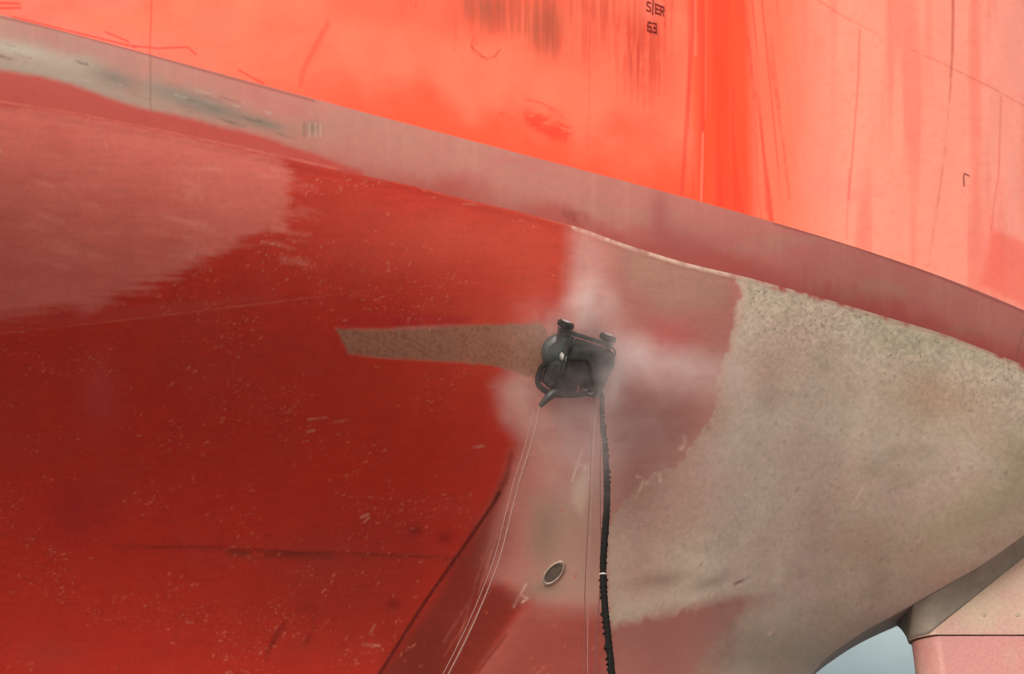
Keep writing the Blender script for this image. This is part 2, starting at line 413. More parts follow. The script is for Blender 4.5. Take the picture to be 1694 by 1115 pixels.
mixin(inb * (blob(1090, 960, 60, 12, -10) + blob(1170, 965, 40, 10, -20)), (158, 132, 118), .6)
mixin(inb * smooth(.55, .62, fbm(10, 9, 231, 3)), (206, 184, 162), .15)
mixin(inb * smooth(.56, .64, fbm(8, 8, 241, 3)), (156, 132, 112), .12)
# grey-green primer patch below
mixin(poly([(880, 830), (950, 800), (1000, 795), (1004, 1000), (900, 1002), (862, 985), (880, 930)], 40, 14, 4), (184, 152, 140), .85)
mixin(blob(900, 880, 26, 46, 8) + blob(900, 975, 30, 12), (150, 132, 118), .6)
mixin(blob(890, 900, 0.1, .1), (150, 132, 118), .1)
# stripped track left of the crawler
track = poly([(556, 543), (620, 545), (700, 540), (780, 537), (900, 535), (930, 640), (820, 606), (740, 597), (640, 592), (576, 584), (566, 565)], 3, 1.5, 3)
mixin(track, (160, 116, 96), .95)
mixin(track * smooth(.45, .7, fbm(3.5, 3.5, 251, 3)), (132, 84, 66), .6)
stroke([(556, 543), (620, 546), (700, 541), (780, 538)], 5, (206, 112, 104), .8, 3, rag=3)
stroke([(576, 586), (640, 593), (740, 598), (800, 601)], 3, (196, 108, 90), .8, 2, rag=2)
mixin(poly([(560, 528), (700, 520), (780, 522), (780, 536), (560, 540)], 6, 3), (178, 40, 48), .5)
# pale ragged edge along the band
edge = [(760, 326), (860, 350), (950, 373), (1000, 392), (1040, 406), (1130, 434), (1225, 456), (1340, 487), (1450, 520), (1560, 552), (1694, 604), (1900, 700)]
stroke([(500, 262), (640, 298), (760, 328), (860, 352), (950, 375)], 2, (214, 120, 98), .6, 1.5, rag=1)
stroke([(950, 375), (1000, 394), (1040, 408), (1130, 436), (1225, 458)], 7, (236, 200, 184), 1, 3, rag=2)
stroke([(1225, 459), (1340, 490), (1450, 523), (1560, 556), (1694, 608), (1900, 704)], 6, (228, 196, 178), 1, 2, rag=2)
stroke([(766, 337), (794, 339)], 2.5, (214, 130, 110), .6, 2, rag=1)
stroke([(1232, 462), (1230, 490), (1226, 520), (1214, 560), (1196, 610), (1186, 660)], 9, (212, 176, 158), .7, 6, rag=5)
stroke([(1242, 470), (1240, 505)], 6, (130, 118, 100), .6, 3, rag=2)
# chalk marks and scratches
for pts, wd in [([(597, 856), (609, 851)], 3), ([(602, 864), (611, 856)], 2), ([(1053, 788), (1066, 792), (1058, 812)], 3), ([(1070, 800), (1082, 784), (1092, 781), (1092, 796)], 5), ([(1132, 722), (1132, 736), (1126, 742)], 6),
                ([(964, 742), (946, 796)], 3), ([(958, 770), (970, 770), (966, 778)], 3), ([(870, 967), (850, 1003)], 3), ([(862, 985), (874, 990), (864, 996)], 3),
                ([(1428, 808), (1412, 832)], 4), ([(1424, 834), (1416, 842)], 3), ([(600, 1066), (628, 1068)], 4), ([(612, 1048), (620, 1034)], 3), ([(510, 694), (540, 690)], 2), ([(548, 700), (578, 694)], 2), ([(520, 712), (510, 714)], 3),
                ([(1240, 955), (1215, 966)], 4), ([(1282, 1040), (1272, 1050)], 4), ([(1150, 985), (1180, 982)], 3), ([(1100, 1000), (1108, 984)], 3), ([(1528, 886), (1518, 896)], 4), ([(784, 740), (800, 738)], 4)]:
    dark = pts[0] == (1240, 955)
    stroke(pts, wd, (120, 86, 74) if dark else ((236, 208, 194) if pts[0][0] > 840 else (214, 168, 152)), .9 if pts[0][0] > 840 else .6, 1.8, rag=.7)
mixin(poly([(968, 770), (976, 770), (972, 820), (962, 850), (944, 830), (950, 800)], 8, 2), (214, 190, 172), .7)
# many small pale flecks on the red
cl = fbm(80, 60, 301)
cnt = 0
while cnt < 620:
    u = rng.uniform(-20, 1000); v = rng.uniform(180, 1120)
    if cl[int(v - V0), int(u - U0)] + rng.uniform(-.12, .12) < (.52 if v > 350 else .56): continue
    a = rng.uniform(-.3, 1.3); l = rng.uniform(1, 5.5)
    stroke([(u, v), (u + l * math.cos(a), v - l * math.sin(a))], rng.uniform(1.2, 2.6), (206, 112, 90), rng.uniform(.25, .8), 1.3); cnt += 1
for k in range(420):                      # and on the steel
    u = rng.uniform(1040, 1700); v = rng.uniform(640, 1060); a = rng.uniform(.6, 1.3); l = rng.uniform(1, 8)
    stroke([(u, v), (u + l * math.cos(a), v - l * math.sin(a))], rng.uniform(1.2, 3), (216, 190, 168) if k % 5 else (148, 128, 112), rng.uniform(.15, .45), 2) if bare[int(v - V0), int(u - U0)] > .5 else None
# knuckle / shell seams
for k in range(9):
    u = 870 - 12 * k + rng.uniform(-5, 5); v = 760 + 30 * k
    stroke([(u, v), (u - rng.uniform(22, 40), v + rng.uniform(60, 110))], rng.uniform(1.5, 4), (206, 140, 126) if k % 3 else (110, 50, 42), rng.uniform(.2, .45), 2.5, rag=1)
stroke([(846, 750), (838, 790), (822, 822)], 6, (110, 36, 30), .5, 5)
stroke([(826, 815), (815, 835), (760, 915), (700, 1000), (626, 1118), (560, 1220)], 4, (84, 22, 18), .85, 3)
stroke([(818, 965), (790, 1010), (745, 1112), (700, 1200)], 3, (200, 120, 104), .35, 2, rag=1)
stroke([(800, 985), (770, 1030), (735, 1085)], 2, (196, 110, 96), .4, 1.5, rag=1)
stroke([(838, 1050), (790, 1112)], 2.5, (96, 36, 28), .5, 2)
under = chart.copy()

# --- boot-topping band -------------------------------------------------
chart[:] = lin((180, 118, 107))
s = (gv - vW) / np.maximum(vB - vW, 10)       # 0 top edge, 1 bottom edge
mixin(smooth(450, 0, gu), (166, 128, 118), .9)
mixin(smooth(900, 1250, gu), (182, 108, 101), .8)
mixin(smooth(.45, .75, fbm(120, 40, 401)), (172, 124, 110), .6)
mixin(smooth(.5, .8, fbm(60, 30, 411)), (180, 104, 100), .5)
vn = fbm(14, 260, 421, 3)
mixin(smooth(.55, .8, vn), (170, 106, 98), .18); mixin(smooth(.58, .8, 1 - vn), (200, 142, 130), .15)
mixin(smooth(.55, 1.0, s + .5 * warp1) * smooth(420, 760, gu), (168, 76, 70), .8)
mixin(blob(1130, 400, 60, 30, 15) + blob(1090, 350, 16, 40), (156, 82, 80), .6)
stroke([(940, 350), (950, 360), (965, 362)], 16, (128, 48, 38), .6, 10, rag=3)
g = smooth(500, 60, gu) * smooth(.25, .55, s + .6 * warp1) * smooth(1.05, .8, s)
mixin(g, (158, 150, 138), .8)
for cx, cy, rx, ry, rt, c in [(40, 85, 90, 14, 12, (172, 170, 156)), (190, 130, 40, 14, 20, (122, 118, 108)), (300, 160, 70, 14, 18, (128, 122, 112)), (440, 205, 34, 9, 14, (118, 116, 102)), (360, 182, 60, 13, 16, (122, 114, 104)), (518, 212, 14, 11, 0, (128, 108, 92))]:
    mixin(blob(cx, cy, rx, ry, rt), c, .8)
for k in range(26):
    u = rng.uniform(-20, 460); v = np.interp(u, wl[:, 0], wl[:, 1]) + rng.uniform(36, 82); l = rng.uniform(8, 34)
    stroke([(u, v), (u + l * .5, v + l * .12 + 2), (u + l, v + l * .3)], rng.uniform(1.5, 4), [(86, 78, 72), (176, 170, 156), (112, 84, 76)][k % 3], rng.uniform(.3, .7), 2, rag=1)
for u in (503, 512, 522, 530): stroke([(u, 204), (u, 226)], 2.5, (110, 96, 84) if u % 2 else (188, 160, 146), .5, 1.5)
for u in rng.uniform(1270, 1500, 26): stroke([(u + rng.uniform(-2, 2), vB[0, int(u - U0)] - rng.uniform(8, 46)), (u, vB[0, int(u - U0)] - 2)], rng.uniform(2, 9), (170, 80, 78), rng.uniform(.1, .3), 5)
for pts in [[(249, 90), (249, 185)], [(1693, 545), (1680, 600)]]: stroke(pts, 2, (120, 84, 78), .5, 1.6)
stroke([(-60, 10), (0, 28), (125, 57), (250, 92), (380, 129), (520, 167)], 3, (146, 70, 64), .6, 2)
stroke([(1280, 370), (1400, 404), (1550, 457), (1694, 516)], 3, (140, 60, 60), .5, 2)
mixin(poly([(-300, 66), (-60, 98), (0, 116), (90, 131), (150, 150), (250, 182), (360, 208), (470, 238), (600, 282), (640, 330), (-300, 330)], 7, 5, 2), (184, 70, 62), .92)
mixin(poly([(-300, 110), (0, 150), (250, 200), (470, 250), (470, 300), (-300, 300)], 9, 4, 2), (188, 84, 76), .5)
stroke([(-100, 150), (0, 168), (120, 187), (250, 213), (370, 238), (470, 260), (560, 280)], 4, (214, 120, 104), .6, 2, rag=2.5)
band = chart.copy()

# --- topside -----------------------------------------------------------
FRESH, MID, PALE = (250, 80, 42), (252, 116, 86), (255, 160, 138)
chart[:] = lin(MID)
mixin(smooth(1260, 1420, gu), PALE, .85)  # paler faded paint aft, with sky sheen mixed into the colour
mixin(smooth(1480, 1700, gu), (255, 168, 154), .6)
mixin(smooth(.4, .7, fbm(140, 110, 501)) * smooth(600, 100, gu), (252, 120, 102), .8)
mixin(smooth(.45, .7, fbm(220, 120, 511)) * smooth(1250, 1050, gu), (251, 96, 66), .7)
dW = vW - gv                                   # height above the waterline in cells
mixin(smooth(110, 5, dW + 120 * warp1) * smooth(450, 620, gu) * smooth(1250, 1150, gu), FRESH, .85)
ax = gu - (1195 + (gv - 150) * .02)
mixin(smooth(60, 34, np.abs(ax + 10 * warp1)), FRESH, 1)
mixin(smooth(20, 5, np.abs(ax + 2)), (248, 66, 30), .7)
vn2 = fbm(7, 420, 521, 4, a=gu - (gv - 150) * .10 * smooth(1200, 1240, gu), b=gv)
mixin(smooth(.52, .66, vn2) * smooth(1100, 1160, gu) * smooth(1330, 1270, gu), (244, 60, 34), .65)
vn3 = fbm(26, 500, 531, 3)
mixin(smooth(.52, .75, vn3) * smooth(1280, 1330, gu), (251, 118, 96), .5)
mixin(smooth(.5, .75, fbm(150, 60, 541)) * smooth(1300, 1400, gu) * smooth(160, 20, dW), (248, 132, 128), .6)
for p in [[(1226, -40), (1232, 40), (1246, 130), (1262, 240), (1268, 350)], [(1256, -40), (1264, 40), (1282, 150), (1296, 240), (1306, 330)], [(1238, 60), (1250, 200), (1254, 340)], [(1275, 60), (1290, 180)], [(1213, 140), (1228, 260), (1232, 345)]]:
    stroke(p, 3, (226, 66, 44), .6, 2.5, rag=.8)
# rust weeps and stains at the top
stain = poly([(745, -90), (1110, -90), (1105, 60), (1085, 120), (1060, 60), (960, 30), (930, 95), (900, 100), (870, 60), (800, 60), (770, 20)], 16, 14, 4)
vs = fbm(5, 150, 551, 4)
mixin(stain * (.3 + .7 * smooth(.3, .7, vs)), (204, 84, 58), .85)
mixin((blob(905, 45, 38, 52) + blob(800, 14, 48, 34)) * (.75 + .3 * smooth(.35, .6, vs)), (176, 82, 56), .95)
mixin((blob(1065, 100, 42, 70) + .8 * blob(985, 60, 60, 50)) * (.35 + .65 * smooth(.38, .66, vs)), (206, 76, 52), .9)
for k in range(95):
    u = rng.uniform(650, 1125) if k < 50 else rng.uniform(1030, 1105); l = rng.uniform(12, 85); v = rng.uniform(-60, 45) if k < 50 else rng.uniform(20, 110)
    if u < 750: v = -40; l = rng.uniform(40, 65)
    stroke([(u, v), (u - 1, v + l * .6), (u - 3, v + l)], rng.uniform(1.5, 3.5), (212, 66, 44), rng.uniform(.2, .6), 2, rag=.6)
stroke([(780, 78), (790, 90), (805, 98), (818, 94), (828, 82)], 3.5, (170, 62, 48), .7, 2, rag=2)
stroke([(785, 60), (778, 76), (800, 94)], 2, (196, 66, 46), .5, 2)
mixin(poly([(866, 184), (890, 186), (925, 200), (948, 216), (936, 236), (905, 226), (880, 215), (868, 200)], 6, 4, 5) * smooth(.34, .5, fbm(16, 6, 561, 3)), (236, 60, 32), .8)
for p, wd in [([(870, 165), (895, 170), (918, 182), (932, 194)], 3), ([(905, 178), (925, 192)], 2), ([(828, 188), (850, 197)], 8), ([(870, 232), (880, 240)], 3)]:
    stroke(p, wd, (222, 62, 38), .75, 2, rag=1)
for p in [[(175, 53), (213, 69)], [(220, 76), (260, 80), (310, 78), (324, 90)], [(395, 116), (435, 138)], [(20, 28), (110, 50), (225, 78)]]:
    stroke(p, 2.2, (214, 40, 30), .7, 1.5)
stroke([(-20, 4), (32, 6)], 3, (236, 50, 34), .8, 2); stroke([(-20, 14), (34, 13)], 3, (236, 50, 34), .8, 2)
stroke([(542, 40), (520, 80), (502, 115), (497, 140)], 6, (238, 62, 40), .45, 5)
stroke([(1148, -60), (1145, 60), (1136, 200), (1128, 320)], 5, (212, 62, 44), .65, 3)
stroke([(1162, -60), (1160, 120), (1158, 335)], 3, (236, 76, 54), .6, 3)
stroke([(1163, 220), (1160, 335)], 2.5, (255, 150, 120), .5, 2)
stroke([(1168, -60), (1167, 200)], 2, (255, 110, 80), .4, 2)
stroke([(1150, -20), (1151, 90)], 3, (255, 128, 104), .5, 2)
stroke([(252, -60), (250, 30), (247, 92)], 2, (214, 70, 58), .75, 1.5)
stroke([(976, 60), (972, 280)], 1.6, (232, 84, 62), .5, 1.6)
stroke([(1577, -60), (1576, 60), (1572, 150), (1562, 260), (1548, 360), (1535, 440)], 2.6, (206, 90, 76), .65, 2, rag=.5)
stroke([(1577, -10), (1576, 80), (1573, 125)], 4, (180, 66, 58), .4, 2)
stroke([(1422, 50), (1420, 130), (1410, 260), (1404, 330)], 2, (226, 92, 74), .6, 1.8)
stroke([(1405, 280), (1400, 395)], 2, (238, 110, 96), .5, 1.8)
stroke([(1656, 160), (1652, 290), (1644, 340), (1640, 380)], 2.2, (236, 104, 86), .5, 1.8)
stroke([(1470, -10), (1473, 40)], 2, (236, 110, 90), .4, 2)
stroke([(1345, -5), (1400, 30), (1490, 75), (1560, 105), (1640, 145), (1694, 175), (1780, 215)], 2, (222, 84, 66), .6, 1.5, rag=.6)
mixin(poly([(1640, 380), (1694, 400), (1900, 480), (1900, 640), (1694, 510), (1620, 470)], 8, 4), (250, 106, 84), .6)
stroke([(1595, 308), (1594, 292), (1596, 287), (1603, 291)], 1.8, (120, 26, 26), .95, 1.0)
stroke([(1076, 20), (1079, 26)], 3, (220, 60, 60), .5, 2)
mixin(blob(1078, 8, 20, 30), (255, 140, 120), .4)
mixin(smooth(.5, .8, n3), (244, 78, 54), .12)
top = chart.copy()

# wear weights: R dark pits, G pale flecks
pits = bare * np.clip(smooth(130, 0, gv - vB) * .9 + .30, 0, 1) * smooth(1010, 850, gv) * (.35 + .9 * smooth(.4, .65, fbm(60, 40, 601)))
pits = np.clip(pits * .65, 0, 1)
redm = bare * .5 * smooth(220, 0, gv - vB) + (1 - bare) * (1 - np.clip(prim, 0, 1)) * (.05 + .35 * smooth(.5, .65, cl))

def sample(ch, u, v):
    a = np.clip(u - U0, 0, CW - 2.001); b = np.clip(v - V0, 0, CH - 2.001)
    i = b.astype(int); j = a.astype(int); fa = a - j; fb = b - i
    if ch.ndim == 3: fa = fa[..., None]; fb = fb[..., None]
    return (ch[i, j] * (1 - fa) + ch[i, j + 1] * fa) * (1 - fb) + (ch[i + 1, j] * (1 - fa) + ch[i + 1, j + 1] * fa) * fb

# ------------------------------------------------------------------ the ship
ship = empty('ship', (0, YC, 0), 'huge docked ship with orange topside and red bottom, partly stripped to bare steel', 'ship')
def grid_mesh(name, X, Y, Z, mat, ch=None, wear=None, flip=False):
    nr, nc = X.shape
    me = bpy.data.meshes.new(name)
    co = np.stack([X, Y - YC, Z], -1).reshape(-1, 3).astype(np.float32)
    me.vertices.add(nr * nc); me.vertices.foreach_set('co', co.ravel())
    i = np.arange(nr * nc).reshape(nr, nc)
    q = np.stack([i[:-1, :-1], i[1:, :-1], i[1:, 1:], i[:-1, 1:]], -1).reshape(-1, 4)
    if flip: q = q[:, ::-1]
    nf = len(q)
    me.loops.add(nf * 4); me.loops.foreach_set('vertex_index', q.ravel().astype(np.int32))
    me.polygons.add(nf); me.polygons.foreach_set('loop_start', (np.arange(nf) * 4).astype(np.int32))
    me.polygons.foreach_set('use_smooth', np.ones(nf, bool))
    me.update(calc_edges=True)
    if ch is not None:
        u, v = proj(X.ravel(), Y.ravel(), Z.ravel())
        c = np.ones((nr * nc, 4), np.float32); c[:, :3] = sample(ch, u, v)
        a = me.attributes.new('paint', 'FLOAT_COLOR', 'POINT'); a.data.foreach_set('color', c.ravel())
        c2 = np.zeros((nr * nc, 4), np.float32); c2[:, 3] = 1
        if wear is not None: c2[:, 0] = sample(wear[0], u, v); c2[:, 1] = sample(wear[1], u, v)
        a = me.attributes.new('wear', 'FLOAT_COLOR', 'POINT'); a.data.foreach_set('color', c2.ravel())
    me.materials.append(mat)
    o = bpy.data.objects.new(name, me); col.objects.link(o); o.parent = ship
    return o
m_top = hull_mat('topside_paint', .38, .45, grain=.03, plate=.12)
m_band = hull_mat('boot_paint', .5, .4, grain=.06, plate=.15)
m_under = hull_mat('bottom_paint', .55, .35, grain=.05, plate=.2)
ZT = ZW + 12.5
# topside rows
def col_zt(n, zmax=ZT):
    a = np.linspace(0, 1, n)[:, None]; return ZW + (zmax - ZW) * a
zr = np.concatenate([np.linspace(0, 6.0, 440), np.linspace(6.05, 12.5, 30)])[:, None]
Xg = np.broadcast_to(xs[None, :], (len(zr), len(xs))).copy()
Zg = np.broadcast_to(ZW + zr, Xg.shape).copy()
def top_y(x, dz): return Wf(x) - flare(x) * dz * (1 + .02 * dz)
def buckle(x, g):               # plating dished between frames every 0.8 m
    return .006 * np.cos(2 * np.pi * x / .8) * np.cos(2 * np.pi * g / 2.6) + .01 * np.sin(x * 1.7 + g * .9)
Yg = top_y(Xg, zr) + buckle(Xg, Zg) * smooth(0, 1, zr)
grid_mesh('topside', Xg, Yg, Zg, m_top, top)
# band rows
def under_grid(t, tfun):
    T = tfun(t); y, z = sect(np.broadcast_to(xs[None, :], T.shape), T); return y, z
r = np.linspace(0, 1, 110)[:, None]
T = r * tb[None, :]
Xb = np.broadcast_to(xs[None, :], T.shape).copy(); yb, zb = sect(Xb, T)
grid_mesh('boot_topping', Xb, yb, zb, m_band, band, flip=True)
r = np.linspace(0, 1, 640)[:, None] ** 1.0
T = tb[None, :] + (1 - tb[None, :]) * r
Xu = np.broadcast_to(xs[None, :], T.shape).copy(); yu, zu = sect(Xu, T)
uu, vv = proj(Xu, yu, zu)
yu = yu + buckle(Xu, zu) * smooth(0, .1, r) * smooth(1, .9, r) - .012 * smooth(.012, 0, r)
grid_mesh('underwater_hull', Xu, yu, zu, m_under, under, (pits, redm), flip=True)
# port side, bottom, deck and transom: one coarse closing shell
m_far = simple_mat('far_side_paint', (.30, .25, .21), (.34, .27, .23), 1.0, .6)
st = xs[::14]; tt = np.linspace(0, 1, 40)
Xp = np.broadcast_to(st[None, :], (len(tt), len(st))); yp, zp_ = sect(Xp, tt[:, None])
topz = np.array([12.5, 6, 0.0])[:, None]
Xq = np.broadcast_to(st[None, :], (3, len(st)))
Yall = np.concatenate([top_y(Xq, topz), yp, 2 * YC - yp[::-1], 2 * YC - top_y(Xq, topz)[::-1]])
Zall = np.concatenate([np.broadcast_to(ZW + topz, Xq.shape), zp_, zp_[::-1], np.broadcast_to(ZW + topz[::-1], Xq.shape)])
ks = len(topz) + len(tt) - 1            # keep: from the lower starboard edge round to the port rail, then the deck back
Yf = np.concatenate([Yall[ks:], Yall[:1]]); Zf = np.concatenate([Zall[ks:], Zall[:1]])
Xf = np.broadcast_to(st[None, :], Yf.shape)
grid_mesh('port_side_and_deck', Xf, Yf, Zf, m_far)
# transom plate
vs = [(st[-1], y - YC, z) for y, z in zip(Yall[:, -1], Zall[:, -1])]
tr = mesh_obj('transom', vs, [list(range(len(vs)))], m_far, ship, False)

# surface lookup: photo point -> hull point and outward normal
def hull_at(u, v):
    k = np.argmin((uu - u) ** 2 + (vv - v) ** 2); i, j = np.unravel_index(k, uu.shape)
    i = min(max(i, 3), uu.shape[0] - 4); j = min(max(j, 3), uu.shape[1] - 4)
    g = lambda a, b: Vector((Xu[a, b], yu[a, b], zu[a, b]))
    p = g(i, j); tx = (g(i, j + 3) - g(i, j - 3)).normalized(); tv = (g(i - 3, j) - g(i + 3, j)).normalized()
    n = tx.cross(tv).normalized()
    if n.y > 0: n = -n
    return p, n, tx
# discharge opening: a raised rim round a dark disc painted as the shaded hole
p, n, tx = hull_at(916, 947)
m_steel = simple_mat('bare_steel', (.34, .28, .24), (.44, .36, .31), 20, .5, .2)
m_dark = simple_mat('opening_dark', (.10, .08, .07), (.14, .11, .095), 12, .8)
def ellipse_frame(p, n, ang):
    view = (p - Vector((0, 0, EYE))).normalized()
    right = Vector((1, 0, 0)); right = (right - n * right.dot(n)).normalized(); up = right.cross(n)
    if up.z < 0: up = -up
    return (right * math.cos(ang) + up * math.sin(ang)), (-right * math.sin(ang) + up * math.cos(ang))
e1, e2 = ellipse_frame(p, n, R(54))
bm = bmesh.new(); rings = []
for (k1, h) in [(1.28, .0), (1.24, .022), (1.10, .026), (1.0, .014)]:
    rings.append([bm.verts.new(p + e1 * (.23 * k1 if k1 == 1 else .23 * k1) * math.cos(a) + e2 * (.105 * k1) * math.sin(a) + n * (h + .004) - Vector((0, YC, 0))) for a in np.linspace(0, 2 * math.pi, 40, endpoint=False)])
for a, b in zip(rings[:-1], rings[1:]):
    for k in range(40): bm.faces.new((a[k], a[(k + 1) % 40], b[(k + 1) % 40], b[k]))
op = bm_obj('discharge_rim', bm, m_steel, ship); op['label'] = 'pale welded rim of the oval opening'
bm = bmesh.new()
bm.faces.new([bm.verts.new(p + e1 * .232 * math.cos(a) + e2 * .107 * math.sin(a) + n * .016 - Vector((0, YC, 0))) for a in np.linspace(0, 2 * math.pi, 40, endpoint=False)])
bm_obj('hole_shade_disc', bm, m_dark, op, False)
bpy.data.objects['hole_shade_disc'].parent = op

# draft marks painted on the topside
m_ink = simple_mat('mark_paint', (.22, .015, .012), (.30, .02, .015), 40, .6)
GLY = {'S': [[(1, 6), (.2, 6), (0, 4.5), (.2, 3.4), (.9, 2.6), (1, 1.2), (.8, 0), (0, 0)]], '/': [[(.3, 8), (0, -2)]], 'E': [[(1, 6), (0, 6), (0, 0), (1, 0)], [(0, 3), (.8, 3)]],
       'R': [[(0, 0), (0, 6), (1, 6), (1, 3.2), (0, 3.2)], [(.4, 3.2), (1, 0)]], '6': [[(1, 6), (.2, 6), (0, 4), (0, 0), (1, 0), (1, 3), (0, 3)]], '3': [[(0, 6), (1, 6), (1, 3), (.3, 3)], [(1, 3), (1, 0), (0, 0)]]}
def topside_point(u, v):
    a, b, c = ray(u, v); lo, hi = 14.0, 40.0
    for _ in range(50):
        y = (lo + hi) / 2; k = y / b
        if y < float(top_y(a * k, c * k + EYE - ZW)): lo = y
        else: hi = y
    return Vector((float(a * k), y, float(c * k) + EYE))
def marking(name, txt, spots, hgt):
    bm = bmesh.new()
    for chx, (u, v, wd) in zip(txt, spots):
        for line in GLY[chx]:
            pts = [topside_point(u + a * wd, v - (b / 6) * hgt + a * wd * .33) for a, b in line]
            for a, b in zip(pts[:-1], pts[1:]):
                d = (b - a).normalized(); nn = Vector((.4, -1, 0)).normalized(); s_ = d.cross(nn).normalized() * .0105
                a2 = a - d * .014; b2 = b + d * .014; o1 = nn * .006 - Vector((0, YC, 0)); o2 = nn * .014 - Vector((0, YC, 0))
                q = [bm.verts.new(x) for x in (a2 - s_ + o1, b2 - s_ + o1, b2 + s_ + o1, a2 + s_ + o1, a2 - s_ + o2, b2 - s_ + o2, b2 + s_ + o2, a2 + s_ + o2)]
                for f in ((0, 1, 2, 3), (7, 6, 5, 4), (0, 4, 5, 1), (1, 5, 6, 2), (2, 6, 7, 3), (3, 7, 4, 0)): bm.faces.new([q[i] for i in f])
    return bm_obj(name, bm, m_ink, ship, False)
mk = marking('lettering', 'S/ER', [(1069.5, 17, 6), (1079, 18, 3), (1084, 21, 5.5), (1092, 24, 5.5)], 14)
mk['label'] = 'small dark letters S/ER with a bar through them'
mk = marking('draft_figures', '63', [(1071, 50, 5.5), (1080, 52, 5)], 14)
mk['label'] = 'small dark figures 63 under the letters'

# ------------------------------------------------------------------ rudder horn and rudder
def rudder_mat(name, tan, pink, thr):
    m, n, b = new_mat(name); L = n.links.new
    tc = N(n, 'ShaderNodeTexCoord')
    no = N(n, 'ShaderNodeTexNoise'); no.inputs['Scale'].default_value = .9; no.inputs['Detail'].default_value = 7; no.inputs['Roughness'].default_value = .55
    L(tc.outputs['Object'], no.inputs['Vector'])
    mr = N(n, 'ShaderNodeMapRange'); mr.inputs[1].default_value = thr - .1; mr.inputs[2].default_value = thr + .12; L(no.outputs['Fac'], mr.inputs[0])
    mx = N(n, 'ShaderNodeMix', data_type='RGBA'); mx.inputs[6].default_value = (*tan, 1); mx.inputs[7].default_value = (*pink, 1); L(mr.outputs[0], mx.inputs[0])
    n2 = N(n, 'ShaderNodeTexNoise'); n2.inputs['Scale'].default_value = 14; n2.inputs['Detail'].default_value = 8; L(tc.outputs['Object'], n2.inputs['Vector'])
    m2 = N(n, 'ShaderNodeMapRange'); m2.inputs[1].default_value = .3; m2.inputs[2].default_value = .7; m2.inputs[3].default_value = .88; m2.inputs[4].default_value = 1.1; L(n2.outputs['Fac'], m2.inputs[0])
    vm = N(n, 'ShaderNodeVectorMath', operation='SCALE'); L(mx.outputs[2], vm.inputs[0]); L(m2.outputs[0], vm.inputs['Scale']); L(vm.outputs[0], b.inputs['Base Color'])
    b.inputs['Roughness'].default_value = .55
    bp = N(n, 'ShaderNodeBump'); bp.inputs['Strength'].default_value = .3; bp.inputs['Distance'].default_value = .01; L(n2.outputs['Fac'], bp.inputs['Height']); L(bp.outputs[0], b.inputs['Normal'])
    return m
m_horn = rudder_mat('horn_paint', tuple(lin((172, 152, 134))), tuple(lin((172, 138, 128))), .5)
m_blade = rudder_mat('rudder_paint', tuple(lin((172, 144, 130))), tuple(lin((176, 122, 118))), .44)
rud = bpy.data.objects.new('rudder', None); col.objects.link(rud); rud.parent = ship
YS = YC - .48                      # starboard face of horn and blade
pb = at_y(1512, 1050, YS); zb0 = pb.z
hx0 = pb.x
xe = 17.0
def foil(s):                        # half thickness along the chord, s = metres aft of the leading edge
    return .5 * min(1.0, math.sqrt(max(s, 0) / .42)) if s < .42 else .5
l1 = at_y(1540, 1046, YS); l2 = at_y(1694, 922, YS)
def z_fillet(x): return max(zb0 + .02, l1.z + (x - l1.x) * (l2.z - l1.z) / (l2.x - l1.x))
verts = []; cols = list(np.concatenate([[0, .015, .05, .1, .17, .25, .34, .44], np.linspace(.5, xe - hx0, 60)]))
rows = 16
for s in cols:
    x = hx0 + s; th = foil(s); zf = min(z_fillet(x), float(zp(x)) - .1); zt = float(zp(x)) + .03; wt = float(hw(x)) - .01
    loop = []
    for k in range(rows):
        if k < 5: zz = zb0 + (zf - zb0) * k / 4; yy = th
        else:
            a = (k - 4) / (rows - 5); zz = zf + (zt - zf) * (a ** .9); yy = th + (wt - th) * (1 - math.sqrt(max(0, 1 - a ** 2.0))) if False else th + (wt - th) * a ** 1.25
        loop.append((x, -yy, zz))
    verts.append(loop)
def two_sided(loops):
    V = []; F = []
    n = len(loops[0])
    for L_ in loops: V += L_ + [(x, -y, z) for x, y, z in L_[::-1]]
    m = 2 * n
    for i in range(len(loops) - 1):
        for k in range(m):
            F.append((i * m + k, i * m + (k + 1) % m, (i + 1) * m + (k + 1) % m, (i + 1) * m + k))
    F.append(tuple(range(m))[::-1]); F.append(tuple((len(loops) - 1) * m + k for k in range(m)))
    return V, F
V, F = two_sided([l[:5] for l in verts])
horn = mesh_obj('rudder_horn', V, F, m_horn, rud); horn.data.set_sharp_from_angle(angle=R(40))
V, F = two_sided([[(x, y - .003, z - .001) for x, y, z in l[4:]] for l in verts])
m_fair = simple_mat('fairing_shade_grey', (.24, .215, .185), (.32, .285, .25), 3, .6)  # grey darkened to carry the shade of the down-facing fillet
fair = mesh_obj('horn_fairing', V, F, m_fair, rud); fair['label'] = 'fairing between shell and headbox, its underside shade painted in dark grey'
horn['label'] = 'tan headbox joined to the shell above the rudder'
pl = at_y(1519, 1060, YS); bx0 = pl.x
loops = []
for s in cols:
    x = bx0 + s; th = foil(s) * (1 - .5 * max(0, s - 2) / 9)
    loops.append([(x, -th, z) for z in np.linspace(1.0, zb0 - .035, 14)])
V, F = two_sided(loops)
blade = mesh_obj('rudder_blade', V, F, m_blade, rud); blade.data.set_sharp_from_angle(angle=R(40))
blade['label'] = 'pink rudder blade under the straight joint'
m_gap = simple_mat('joint_dark', (.05, .02, .018), (.07, .03, .025), 20, .8)
bm = bmesh.new(); bm_box(bm, ((bx0 + xe) / 2 + .25, 0, zb0 - .017), (xe - bx0 - .4, .86, .036))
bm_obj('joint_seal', bm, m_gap, rud, False)
